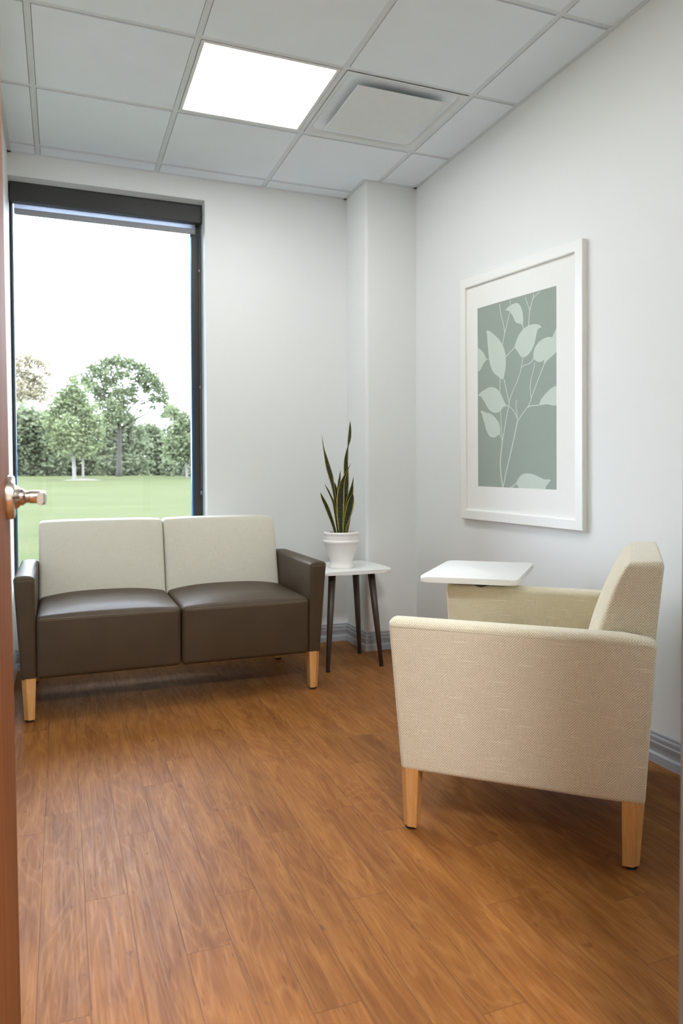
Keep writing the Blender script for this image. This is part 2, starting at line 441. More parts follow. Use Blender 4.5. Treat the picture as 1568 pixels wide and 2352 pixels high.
# boxed column with a rounded outside corner
bm = bmesh.new(); R = 0.019
pts = [(0.0, 0.0), (CX, 0.0)] + [(CX + R - R * math.cos(a), CD + R - R * math.sin(a)) for a in [math.pi / 2 * i / 6 for i in range(7)]] + [(0.0, CD)]
prism(bm, pts[::-1], 0, H + 0.15)
struct('wall_column', bm, M['wall'], smooth=0.5)
# doorway wall with opening, and the hall beyond it
DX0, DX1, DZ = -2.178, -1.137, 2.14
bm = bmesh.new()
box(bm, -5.0, DX0, YF - 0.12, YF, 0, H + 0.2); box(bm, DX1, 2.2, YF - 0.12, YF, 0, H + 0.2); box(bm, DX0, DX1, YF - 0.12, YF, DZ, H + 0.2)
struct('wall_front', bm, M['wall'])
bm = bmesh.new()
box(bm, -5.15, -5.0, -7.2, YF, 0, H + 0.2); box(bm, 2.2, 2.35, -7.2, YF, 0, H + 0.2); box(bm, -5.15, 2.35, -7.35, -7.2, 0, H + 0.2)
struct('wall_hall', bm, M['wall'])

# ceiling: lay-in tiles with lowered faces in an exposed grid
LX = [XD - 3 * S, XD - 2 * S, XD - S, XD]           # grid lines toward the camera
XLN = [XL] + LX + [0.0]
YLN = [0.0, Y1 + S] + [Y1 - i * S for i in range(0, 5)] + [YF]
TG, TD = 0.014, 0.006
light_cell = (2, 2); vent_cell = (3, 2); rear_cell = (2, 4)
bm = bmesh.new()
box(bm, XL - 0.1, 0.1, YF, 0.1, H + 0.012, H + 0.10)
for i in range(5):
    for j in range(len(YLN) - 1):
        if (i, j) in (light_cell, vent_cell, rear_cell): continue
        x0, x1 = XLN[i], XLN[i + 1]; y1, y0 = YLN[j], YLN[j + 1]
        a = TG if i > 0 else 0.0; b = TG if i < 4 else 0.0
        c = TG if j > 0 else 0.0; d = TG if j < len(YLN) - 2 else 0.0
        if x1 - x0 - a - b < 0.01 or y1 - y0 - c - d < 0.01: continue
        box(bm, x0 + a, x1 - b, y0 + d, y1 - c, H - 0.001, H + 0.013, 0.0015)
# open the slab above the vent and the light by leaving their boxes inside the plenum
struct('ceiling', bm, M['tile'], label='white lay-in ceiling tiles in an exposed grid')
bm = bmesh.new(); box(bm, -5.1, 2.3, -7.3, YF - 0.12, H, H + 0.1); struct('ceiling_hall', bm, M['tile'])
bm = bmesh.new()
for x in LX: box(bm, x - 0.012, x + 0.012, YF, 0.0, H + 0.003, H + 0.0115)
for y in YLN[1:-1]: box(bm, XL, 0.0, y - 0.012, y + 0.012, H + 0.0036, H + 0.0112)
struct('trim_1', bm, M['tee'], label='white metal ceiling grid bars')
bm = bmesh.new()
ang = [(XL, 0.0, 0, -1), (CX, 0.0, 0, -1)]
box(bm, XL, CX, -0.020, 0.0, H - 0.003, H + 0.004); box(bm, CX - 0.02, CX, CD, 0.0, H - 0.003, H + 0.004)
box(bm, CX - 0.02, 0.0, CD - 0.02, CD, H - 0.003, H + 0.004)
box(bm, -0.020, 0.0, -1.70, CD, H - 0.003, H + 0.004); box(bm, -0.020, 0.0, YF, -1.702, H - 0.0036, H + 0.004)
box(bm, XL, XL + 0.02, YF, 0.0, H - 0.003, H + 0.004); box(bm, XL, 0.0, YF, YF + 0.02, H - 0.003, H + 0.004)
struct('trim_2', bm, M['tee'], label='white wall angle along the ceiling edge')

# baseboards: stepped vinyl profile (distance from wall, height)
BPROF = [(0.0, 0.0), (0.0125, 0.0), (0.0125, 0.031), (0.0105, 0.035), (0.0065, 0.038), (0.0062, 0.045), (0.0075, 0.054), (0.0108, 0.066), (0.0118, 0.073),
         (0.0095, 0.0745), (0.0070, 0.077), (0.0070, 0.080), (0.0098, 0.082), (0.0102, 0.092), (0.0085, 0.0965), (0.0052, 0.0985), (0.0052, 0.102), (0.0066, 0.105), (0.0055, 0.1085), (0.0, 0.110)]
def sweep(bm, path, nrm):
    rings = []
    for k, p in enumerate(path):
        if k == 0: d = nrm[0]
        elif k == len(path) - 1: d = nrm[-1]
        else:
            a, b = V(nrm[k - 1]), V(nrm[k]); d = (a + b) / (1 + a.dot(b))
        rings.append([bm.verts.new((p[0] + d[0] * q, p[1] + d[1] * q, h)) for q, h in BPROF])
    n = len(BPROF)
    for a, b in zip(rings, rings[1:]):
        for k in range(n - 1): bm.faces.new((a[k], a[k + 1], b[k + 1], b[k]))
    bm.faces.new(rings[0]); bm.faces.new(rings[-1][::-1])
bm = bmesh.new(); sweep(bm, [(XL, 0, 0), (CX, 0, 0)], [(0, -1)]); 
struct('baseboard_back', bm, M['base'])
bm = bmesh.new(); sweep(bm, [(CX, 0.0), (CX, CD), (0.0, CD)], [(-1, 0), (0, -1)]); struct('baseboard_column', bm, M['base'])
bm = bmesh.new(); sweep(bm, [(0, CD), (0, YF)], [(-1, 0)]); struct('baseboard_right', bm, M['base'])
bm = bmesh.new(); sweep(bm, [(XL, YF), (XL, 0)], [(1, 0)]); struct('baseboard_left', bm, M['base'])

# ------------------------------------------------------------------ window
win = thing('window_1', 'tall dark framed fixed window looking onto the lawn', 'window', (0, 0, 0)); win['kind'] = 'structure'
FY0, FY1 = 0.135, 0.205
gx0, gx1, gz0, gz1 = XL + 0.011, -1.247, WZ0 + 0.05, WZ1 - 0.05
bm = bmesh.new()
box(bm, XL, gx0, FY0, FY1, WZ0, WZ1, 0.002); box(bm, gx1, WX1, FY0, FY1, WZ0, WZ1, 0.002)
box(bm, gx0, gx1, FY0, FY1, WZ0, gz0, 0.002); box(bm, gx0, gx1, FY0, FY1, gz1, WZ1, 0.002)
mesh('window_frame', bm, M['black'], win)
bm = bmesh.new()
box(bm, gx0, gx0 + 0.005, FY0 + 0.012, FY0 + 0.05, gz0, gz1, 0.0015); box(bm, gx1 - 0.009, gx1, FY0 + 0.012, FY0 + 0.05, gz0, gz1, 0.0015)
mesh('sky_reflection_strip', bm, M['sky_edge'], win)
bm = bmesh.new(); box(bm, gx0, gx1, 0.172, 0.178, gz0, gz1); mesh('window_pane', bm, M['glass'], win)
bm = bmesh.new(); box(bm, XL, WX1, -0.015, FY0, WZ0 - 0.02, WZ0 + 0.004, 0.003); mesh('window_sill', bm, M['sill'], win)

# roller blind
bl = thing('roller_blind', 'charcoal roller blind rolled up at the top of the tall window', 'blind', ((XL + WX1) / 2, 0.09, 2.5))
bx = (XL + WX1) / 2
bm = bmesh.new(); box(bm, XL + 0.004 - bx, WX1 - 0.003 - bx, -0.012, 0.042, 0.0, 0.1035, 0.004); mesh('cassette', bm, M['cassette'], bl)
t = NT('blind_mesh_fabric'); tr = t.n('ShaderNodeBsdfTranslucent'); tr.inputs[0].default_value = (0.62, 0.66, 0.74, 1)
df = t.n('ShaderNodeBsdfDiffuse'); df.inputs[0].default_value = (0.5, 0.52, 0.56, 1); mx = t.n('ShaderNodeMixShader'); mx.inputs[0].default_value = 0.7
t.l(df.outputs[0], mx.inputs[1]); t.l(tr.outputs[0], mx.inputs[2]); t.l(mx.outputs[0], t.out.inputs[0])
bm = bmesh.new(); box(bm, XL + 0.022 - bx, -1.229 - bx, 0.030, 0.031, -0.055, 0.02); mesh('shade_fabric', bm, t.m, bl)
bm = bmesh.new(); rb = corners(XL + 0.024 - bx, -1.231 - bx, 0.024, 0.037, -0.058, -0.025); rbox(bm, rb, 0.006, 4, 3); mesh('hem_bar', bm, M['hem'], bl)
bm = bmesh.new()
for q in range(2):
    for i in range(250):
        zc = 0.0 - i * 0.0062
        bmesh.ops.create_icosphere(bm, subdivisions=1, radius=0.0022, matrix=Matrix.Translation((-1.211 - bx + 0.0055 * q, 0.012 + 0.006 * q, zc)))
lathe(bm, [(0.001, -0.012), (0.005, -0.010), (0.005, 0.010), (0.001, 0.012)], (-1.2083 - bx, 0.015, -1.57), 10)
for zc in (-0.27, -0.95):
    lathe(bm, [(0.001, -0.008), (0.0038, -0.006), (0.0038, 0.006), (0.001, 0.008)], (-1.211 - bx, 0.012, zc), 10)
mesh('bead_chain', bm, M['chain'], bl)

# ------------------------------------------------------------------ door, opened back along the left wall
DFX = ony(26.5, 1330, -2.72).x
bm = bmesh.new(); box(bm, DFX - 0.045, DFX, -3.60, -2.72, 0.012, 2.115, 0.0015)
door = mesh('door_1', bm, M['door']); door.matrix_world = Matrix.Translation((DFX, 0, 0.85)) @ Matrix.Rotation(-0.0055, 4, 'Y') @ Matrix.Translation((-DFX, 0, -0.85)); tag(door, 'brown wood veneer door standing open along the left edge', 'door', kind='structure')
hb = bmesh.new()
hc = V((DFX, -2.79, 1.001))
def SH(b_):
    for v_ in b_.verts: v_.co = hc + (v_.co - hc) * 0.885
lathe(hb, [(0.0435, 0.0), (0.0435, 0.009), (0.0415, 0.013), (0.037, 0.0145), (0.024, 0.0150), (0.022, 0.019), (0.019, 0.023)], hc, 40, 'x')
SH(hb)
hd = mesh('door_handle', hb, M['nickel'], door, 0.6)
hb = bmesh.new()
lathe(hb, [(0.0165, 0.019), (0.0165, 0.029), (0.014, 0.031), (0.0125, 0.034)], hc, 32, 'x'); SH(hb); mesh('collar', hb, M['nickel'], hd, 0.6)
hb = bmesh.new()
lathe(hb, [(0.0115, 0.031), (0.0115, 0.040), (0.0128, 0.041), (0.0128, 0.061), (0.010, 0.066)], hc, 32, 'x')
rings = []
bar = [(0.054, 0.0, 0.0125), (0.062, -0.006, 0.0125), (0.0665, -0.018, 0.0128), (0.068, -0.04, 0.0130), (0.068, -0.075, 0.0130), (0.066, -0.1, 0.0126), (0.063, -0.112, 0.012)]
for (dx, dy, hh) in bar:
    cx_, cy2 = hc.x + dx, hc.y + dy; ring = []
    for k in range(20):
        a = 2 * math.pi * k / 20
        ring.append(hb.verts.new((cx_ + 0.0055 * math.copysign(abs(math.cos(a)) ** 0.6, math.cos(a)), cy2, hc.z + hh * math.copysign(abs(math.sin(a)) ** 0.6, math.sin(a)))))
    rings.append(ring)
for a, b in zip(rings, rings[1:]):
    for k in range(20): hb.faces.new((a[k], a[(k + 1) % 20], b[(k + 1) % 20], b[k]))
hb.faces.new(rings[0]); hb.faces.new(rings[-1][::-1])
SH(hb); mesh('lever', hb, M['nickel'], hd, 0.7)
# painted metal door frame of the doorway
bm = bmesh.new()
for x0, x1, s_ in ((DX0 - 0.035, DX0 + 0.012, 1), (DX1 - 0.012, DX1 + 0.04, -1)):
    box(bm, x0, x1, YF - 0.135, YF + 0.012, 0, DZ + 0.04, 0.003)
box(bm, DX0 - 0.035, DX1 + 0.04, YF - 0.135, YF + 0.012, DZ - 0.012, DZ + 0.04, 0.003)
box(bm, DX1 - 0.024, DX1 - 0.01, YF - 0.10, YF - 0.05, 0, DZ, 0.002)
struct('trim_3', bm, M['jamb'], label='grey brown painted metal door frame at the right edge')

# ------------------------------------------------------------------ ceiling light and vent
lx0, lx1, ly0, ly1 = XLN[2], XLN[3], YLN[3], YLN[2]
lt = thing('ceiling_light', 'glowing square white light panel set in the ceiling grid', 'light', ((lx0 + lx1) / 2, (ly0 + ly1) / 2, H))
def panel(parent, em, hw=0.2905, fr=0.015):
    b = bmesh.new()
    for x0, x1, y0, y1 in ((-hw, -hw + fr, -hw, hw), (hw - fr, hw, -hw, hw), (-hw + fr, hw - fr, -hw, -hw + fr), (-hw + fr, hw - fr, hw - fr, hw)):
        box(b, x0, x1, y0, y1, 0.0, 0.0115, 0.0015)
    mesh('light_frame', b, M['vent'], parent)
    b = bmesh.new(); box(b, -hw + fr, hw - fr, -hw + fr, hw - fr, 0.004, 0.0112); mesh('diffuser', b, em, parent)
panel(lt, M['lamp'])
fill_lt = thing('ceiling_light', 'added square white fill panel in the ceiling nearer the door', 'light', ((lx0 + lx1) / 2, (YLN[4] + YLN[5]) / 2, H))  # added out of view, fill light for the walls and chair
panel(fill_lt, M['rear_fill'])
for k, (x, y) in enumerate(((-1.7, -4.9), (-0.2, -4.9))):
    h2 = thing('hall_fill_light', 'added square white fill panel in the hall ceiling', 'light', (x, y, H - 0.013), 0, 'added hall fill lights'); panel(h2, M['hall_fill'])  # added behind the camera, fill light through the doorway

vx0, vx1 = XLN[3], XLN[4]
vc = V(((vx0 + vx1) / 2, (ly0 + ly1) / 2, H))
ve = thing('ceiling_vent', 'square white air diffuser with a hanging plaque in the ceiling', 'vent', vc)
bm = bmesh.new()   # dished pan: outer flat rim then a smooth rise to the neck
def rsq(hw, r, n=6):
    out = []
    for cx_, cy2, a0 in ((hw - r, hw - r, 0), (-hw + r, hw - r, 90), (-hw + r, -hw + r, 180), (hw - r, -hw + r, 270)):
        for i in range(n + 1):
            a = math.radians(a0 + 90 * i / n); out.append((cx_ + r * math.cos(a), cy2 + r * math.sin(a)))
    return out
pan = [(0.2925, 0.002, 0.000), (0.2925, 0.002, 0.0), (0.284, 0.02, 0.000), (0.274, 0.03, 0.003), (0.266, 0.045, 0.011), (0.261, 0.055, 0.022)]
rings = [[bm.verts.new((*p, z)) for p in rsq(hw, r)] for hw, r, z in pan[1:]]
for a, b in zip(rings, rings[1:]):
    n = len(a)
    for k in range(n): bm.faces.new((a[k], a[(k + 1) % n], b[(k + 1) % n], b[k]))
mesh('vent_pan', bm, M['vent'], ve, 0.7)
bm = bmesh.new()
nk = [(0.261, 0.055, 0.022), (0.256, 0.06, 0.045), (0.250, 0.07, 0.085), (0.24, 0.08, 0.125), (0.17, 0.10, 0.14), (0.17, 0.10, 0.146), (0.245, 0.08, 0.13), (0.262, 0.06, 0.046), (0.266, 0.055, 0.0225)]
rings = [[bm.verts.new((*p, z)) for p in rsq(hw, r)] for hw, r, z in nk]
for a, b in zip(rings, rings[1:]):
    n = len(a)
    for k in range(n): bm.faces.new((a[k], a[(k + 1) % n], b[(k + 1) % n], b[k]))
bm.faces.new(rings[4]); bm.faces.new(rings[5])
mesh('duct_neck', bm, M['duct'], ve, 0.7)
PZ = -0.016; pcs = [onz(x, y, H + PZ) - vc for x, y in ((824, 195), (1023, 237), (928, 330), (744, 297))]
pxs = sorted(p.x for p in pcs); pys = sorted(p.y for p in pcs)
px0, px1, py0, py1 = (pxs[0] + pxs[1]) / 2, (pxs[2] + pxs[3]) / 2, (pys[0] + pys[1]) / 2, (pys[2] + pys[3]) / 2
bm = bmesh.new(); box(bm, px0, px1, py0, py1, PZ, PZ + 0.0025, 0.0008)
print('plaque', px0, px1, py0, py1)
mesh('plaque', bm, M['vent'], ve)
for sx in (-1, 1):
    for sy in (-1, 1):
        bm = bmesh.new(); box(bm, sx * 0.145 - 0.006, sx * 0.145 + 0.006, sy * 0.165 - 0.012, sy * 0.165 + 0.012, PZ + 0.0025, 0.138, 0.001)
        box(bm, sx * 0.145 - 0.014, sx * 0.145 + 0.014, sy * 0.165 + 0.012, sy * 0.165 + 0.015, 0.02, 0.062, 0.001)
        lathe(bm, [(0.004, -0.004), (0.022, -0.003), (0.022, 0.003), (0.004, 0.004)], (sx * 0.175, sy * 0.165, 0.03), 20, 'y')
        mesh('hanger_clip', bm, M['vent'], ve, 0.6)

# ------------------------------------------------------------------ lounge seating (sofa and armchair share one design)
def seating(root, nseat, half, arm_m, seat_m, back_m, stitch):
    # arms: tapered panels, x outward
    for s in (-1, 1):
        bm = bmesh.new()
        xi_t, xi_b, xo_t, xo_b = half, half - 0.002, half + 0.082, half + 0.058
        c = {}
        for k in (0, 1):
            yf, yb = (-0.362, 0.352) if k else (-0.330, 0.326)
            z = 0.616 if k else 0.178
            xi, xo = (xi_t, xo_t) if k else (xi_b, xo_b)
            for j in (0, 1):
                for i in (0, 1): c[(i, j, k)] = (s * (xo if i else xi), yb if j else yf, z)
        def wp(p, t):
            if t[2] > 0.9: p = p + V((0, 0, 0.006 * math.sin(math.pi * t[0]) - 0.012 * max(0, (t[1] - 0.9) / 0.1) ** 2))
            return p
        rbox(bm, c, 0.014, 10, 4, wp)
        if stitch:
            zt = 0.6165
            for xx in (s * (xi_t + 0.013), ):
                tube(bm, [(xx, -0.352, zt - 0.0005), (xx, -0.2, zt + 0.001), (xx, 0.2, zt + 0.001)], 0.0011, 5, mi=1)
            tube(bm, [(s * (xi_t + 0.008), -0.3612, zt - 0.016), (s * (xo_t - 0.008), -0.3612, zt - 0.016)], 0.0011, 5, mi=1)
        else:
            zt = 0.600
            tube(bm, [(s * (xo_t - 0.0008), -0.350, zt), (s * (xo_t - 0.0008), 0.338, zt)], 0.0011, 5)
            tube(bm, [(s * xi_t + s * 0.0004, -0.350, zt), (s * xi_t + s * 0.0004, 0.338, zt)], 0.0011, 5)
        mesh('arm', bm, [arm_m, M['stitch']] if stitch else arm_m, root)
    wseat = 2 * half / nseat
    for q in range(nseat):
        x0 = -half + q * wseat + 0.0015; x1 = x0 + wseat - 0.003
        bm = bmesh.new()
        c = corners(x0, x1, -0.350, 0.16, 0.182, 0.447)
        for i in (0, 1): c[(i, 0, 0)] = (x1 if i else x0, -0.338, 0.180)
        def ws(p, t):
            e = (max(0, 1 - abs(2 * t[0] - 1) ** 2.7))
            if t[2] > 0.5: p = p + V((0, 0, e * (0.027 * min(1, t[1] / 0.18) ** 0.7) * (t[2] - 0.5) * 2))
            if t[1] < 0.5: p = p + V((0, -e * 0.007 * math.sin(math.pi * t[2]) * (0.5 - t[1]) * 2, 0))
            return p
        rbox(bm, c, 0.020, 14, 4, ws)
        if stitch:
            for zz, rr in ((0.4345, 0.0012), (0.4285, 0.0009)):
                pts = []
                for i in range(21):
                    tx = 0.02 + 0.96 * i / 20; e = max(0, 1 - abs(2 * tx - 1) ** 3.5)
                    tz = (zz - 0.182) / 0.265
                    pts.append((x0 + (x1 - x0) * tx, -0.3494 - e * 0.007 * math.sin(math.pi * tz) * 1.0, zz + e * 0.02 * 0.0))
                tube(bm, pts, rr, 5, mi=1)
        mesh('seat', bm, [seat_m, M['stitch']] if stitch else seat_m, root)
    for q in range(nseat):
        x0 = -half + q * wseat + 0.002; x1 = x0 + wseat - 0.004
        bm = bmesh.new()
        c = {}
        for i in (0, 1):
            x = x1 if i else x0
            c[(i, 0, 0)] = (x, 0.142, 0.36); c[(i, 1, 0)] = (x, 0.312, 0.20)
            c[(i, 0, 1)] = (x, 0.268, 0.800); c[(i, 1, 1)] = (x, 0.372, 0.806)
        def wb(p, t):
            e = max(0, 1 - abs(2 * t[0] - 1) ** 4)
            if t[1] < 0.5: p = p + V((0, -(0.024 * e + 0.006) * math.sin(math.pi * min(1, t[2] * 1.02)) * (0.5 - t[1]) * 2 + 0.012 * max(0, (t[2] - 0.85) / 0.15) ** 2 * (0.5 - t[1]) * 2, 0))
            if t[2] > 0.5: p = p + V((0, 0, e * 0.006 * (t[2] - 0.5) * 2))
            return p
        rbox(bm, c, 0.017, 14, 4, wb)
        if not stitch:
            pass
        mesh('backrest', bm, back_m, root)
    # tapered legs with a chamfered outer corner, black glides
    for sx in (-1, 1):
        for sy in (-1, 1):
            bm = bmesh.new()
            xo_t, xo_b = half + 0.057, half + 0.049
            yo_t, yo_b = (0.334, 0.328) if sy < 0 else (0.326, 0.314)
            def ring(xo, yo, wd, ch):
                return [(sx * (xo - wd), sy * (yo - wd)), (sx * xo, sy * (yo - wd)), (sx * xo, sy * (yo - ch)), (sx * (xo - ch), sy * yo), (sx * (xo - wd), sy * yo)]
            b, tp = ring(xo_b, yo_b, 0.042, 0.017), ring(xo_t, yo_t, 0.056, 0.019)
            if sx * sy < 0: b, tp = b[::-1], tp[::-1]
            prism(bm, b, 0.010, 0.185, 0.0, tp)
            lg = mesh('leg', bm, M['maple'], root)
            bm = bmesh.new(); lathe(bm, [(0.015, 0.0), (0.0165, 0.002), (0.0165, 0.0115)], (sx * (xo_b - 0.021), sy * (yo_b - 0.021), 0), 20)
            mesh('glide', bm, M['rubber'], lg, 0.6)

sofa = thing('loveseat', 'two seat brown leather loveseat with grey linen backs below the window', 'sofa', (-1.486, -0.575, 0))
seating(sofa, 2, 0.603, M['leather'], M['leather'], M['linen'], True)

CA = V((-1.052, -2.30, 0)); CDIR = V((-0.733, 0.680, 0)); CN = V((0.680, 0.733, 0))
ch_o = CA + CN * 0.358 - CDIR * 0.315
chair = thing('armchair', 'beige woven fabric armchair with wooden legs against the right wall', 'armchair', ch_o, math.atan2(-0.733, -0.680))
seating(chair, 1, 0.310, M['weave'], M['weave'], M['weave'], False)
# swivel tablet on the far arm (local axes of the chair)
inv = Matrix.Rotation(-math.atan2(-0.733, -0.680), 3, 'Z')
TZ = 0.661
tc = [inv @ (onz(x, y, TZ) - ch_o) for x, y in ((962, 1324), (1187, 1333), (1226, 1293), (1030, 1286.5))]
def rounded_poly(pts, r, n=5):
    out = []
    k = len(pts)
    for i in range(k):
        p, a, b = V(pts[i][:2]), V(pts[i - 1][:2]), V(pts[(i + 1) % k][:2])
        da, db = (a - p).normalized(), (b - p).normalized()
        p0, p1 = p + da * r, p + db * r
        for q in range(n + 1):
            s = q / n; out.append(tuple(p0 * (1 - s) ** 2 + p * 2 * s * (1 - s) + p1 * s * s))
    return out
bm = bmesh.new(); poly = rounded_poly(tc, 0.028); prism(bm, poly, TZ - 0.021, TZ, 0.004)
tablet = mesh('tablet', bm, M['white_lam'], chair, 0.8); tablet['label'] = 'white laminate tablet top'
bm = bmesh.new()
mcx = -0.351; mcy = -0.23
lathe(bm, [(0.034, 0.612), (0.034, 0.626), (0.030, 0.627), (0.030, 0.634), (0.034, 0.635), (0.034, TZ - 0.021)], (mcx, mcy, 0), 32)
box(bm, mcx - 0.032, mcx + 0.032, mcy - 0.10, mcy + 0.10, TZ - 0.026, TZ - 0.0208, 0.001)
mesh('tablet_pivot', bm, M['rubber'], chair, 0.6)

# ------------------------------------------------------------------ side table
tb = thing('side_table', 'small square white side table with dark tapered legs in the corner', 'table', (-0.537, -0.488, 0))
bm = bmesh.new()
def bulge_sq(h, r, bul, n=10):
    base = rounded_poly([(-h, -h), (h, -h), (h, h), (-h, h)], r, 6); out = []
    # add points along the sides with a slight outward bow
    k = len(base); m_ = 7
    for ci in range(4):
        seg = base[ci * m_:(ci + 1) * m_]; out += seg
        a, b = V(seg[-1]), V(base[((ci + 1) * m_) % k])
        nv = V(((b - a).y, -(b - a).x)).normalized()
        for i in range(1, n):
            s = i / n; out.append(tuple(a.lerp(b, s) + nv * bul * math.sin(math.pi * s)))
    return out
prism(bm, bulge_sq(0.205, 0.045, 0.008), 0.512, 0.531, 0.003); mesh('table_top', bm, M['white_lam'], tb, 0.8)
bm = bmesh.new()
for sx in (-1, 1):
    bm = bmesh.new(); box(bm, sx * 0.115 - 0.02, sx * 0.115 + 0.02, -0.155, 0.155, 0.509, 0.5125, 0.001)
    mesh('mounting_plate', bm, M['rubber'], tb)
for sx in (-1, 1):
    for sy in (-1, 1):
        bm = bmesh.new(); a = V((sx * 0.153, sy * 0.152, 0.016)); b = V((sx * 0.112, sy * 0.112, 0.5105))
        tube(bm, [a, a.lerp(b, 0.5), b], [0.0108, 0.0162, 0.0200], 20)
        lg = mesh('leg', bm, M['bronze'], tb)
        bm = bmesh.new(); lathe(bm, [(0.0105, 0.0), (0.0118, 0.002), (0.0118, 0.010), (0.0085, 0.012), (0.0085, 0.017)], (a.x, a.y, 0), 18); mesh('foot_cap', bm, M['rubber'], lg, 0.6)

# ------------------------------------------------------------------ potted snake plant
PC = V((-0.572, -0.535, 0.531))
pl = thing('potted_snake_plant', 'snake plant with yellow edged leaves in a white footed pot', 'plant', PC)
bm = bmesh.new()
k = 0.1616 / F_PX * 3.98
prof_px = [(0, 2265), (176, 2265), (184, 2255), (183, 2238), (168, 2222), (158, 2195), (160, 2165), (182, 2105), (212, 2040), (233, 1975), (243, 1940), (249, 1925), (258, 1915), (260, 1900), (254, 1885), (245, 1878), (247, 1830), (243, 1812), (250, 1800), (250, 1782), (240, 1772), (222, 1772), (214, 1785), (208, 1830), (0, 1830)]
prof = [(max(0.0005, r * k * 0.985), (2265 - y) * k * 1.02) for r, y in prof_px]
lathe(bm, prof, (0, 0, 0), 56); mesh('pot', bm, M['pot'], pl, 0.9)
RIM = (2265 - 1772) * k * 1.02
bm = bmesh.new()
rr = 212 * k
for i in range(24):
    pass
lathe(bm, [(0.001, RIM - 0.022), (rr * 0.5, RIM - 0.010), (rr * 0.8, RIM - 0.011), (rr * 0.985, RIM - 0.014), (rr * 0.985, RIM - 0.024), (0.001, RIM - 0.0245)], (0, 0, 0), 40)
for i in range(60):
    a, q = random.uniform(0, 6.28), math.sqrt(random.random()) * rr * 0.85
    bmesh.ops.create_icosphere(bm, subdivisions=1, radius=random.uniform(0.002, 0.006), matrix=Matrix.Translation((q * math.cos(a), q * math.sin(a), RIM - 0.0095)))
mesh('soil', bm, M['soil'], pl)
LEAVES = [  # (depth, twist, [(x, y, half width)...]) measured along each blade from soil to tip
    (0.022, 0.3, [(572, 1772, 22), (582, 1500, 28), (592, 1300, 33), (604, 1100, 36), (604, 950, 37), (600, 810, 33), (606, 700, 27), (620, 600, 15), (632, 540, 9), (650, 440, 23), (659, 330, 20), (661, 250, 12), (662, 188, 1.5)]),
    (0.012, -0.3, [(495, 1772, 20), (472, 1500, 20), (448, 1300, 19), (424, 1150, 19), (408, 1060, 27), (384, 950, 37), (350, 830, 35), (320, 700, 22), (292, 580, 9), (276, 480, 5), (265, 385, 1.2)]),
    (-0.020, -0.4, [(452, 1772, 18), (430, 1680, 22), (396, 1570, 27), (360, 1470, 31), (322, 1370, 31), (276, 1270, 22), (243, 1187, 1.5)]),
    (0.0, -0.8, [(490, 1772, 16), (465, 1600, 15), (443, 1450, 16), (424, 1330, 18), (388, 1240, 14), (345, 1150, 12), (303, 1072, 1.5)]),
    (-0.026, 0.1, [(530, 1772, 27), (523, 1650, 36), (519, 1500, 47), (521, 1350, 53), (527, 1200, 48), (546, 1060, 34), (582, 960, 20), (627, 865, 8), (668, 785, 1.5)]),
    (0.030, 0.1, [(500, 1772, 15), (484, 1400, 16), (490, 1200, 19), (500, 1080, 19), (513, 980, 14), (523, 885, 1.5)]),
    (0.020, 0.5, [(505, 1772, 18), (476, 1400, 18), (466, 1250, 21), (460, 1150, 21), (445, 1080, 13), (422, 1028, 1.5)]),
    (0.014, 0.3, [(588, 1772, 20), (612, 1450, 36), (650, 1270, 42), (676, 1160, 30), (690, 1070, 14), (706, 972, 1.5)]),
    (-0.020, 0.35, [(575, 1772, 22), (594, 1640, 32), (620, 1530, 45), (645, 1430, 51), (662, 1340, 49), (680, 1260, 31), (692, 1195, 2)]),
    (-0.006, 0.5, [(602, 1772, 22), (615, 1680, 25), (641, 1600, 13), (660, 1545, 1.5)]),
]
def cr(a, b, c, d, t):
    return 0.5 * (2 * b + (c - a) * t + (2 * a - 5 * b + 4 * c - d) * t * t + (3 * b - a - 3 * c + d) * t ** 3)
view_r = V((CR.x, CR.y, 0)).normalized(); view_f = V((_sy, _cy, 0)); toC = V((PC.x - EYE.x, PC.y - EYE.y, 0)); toC.normalize()
side = V((toC.y, -toC.x, 0))
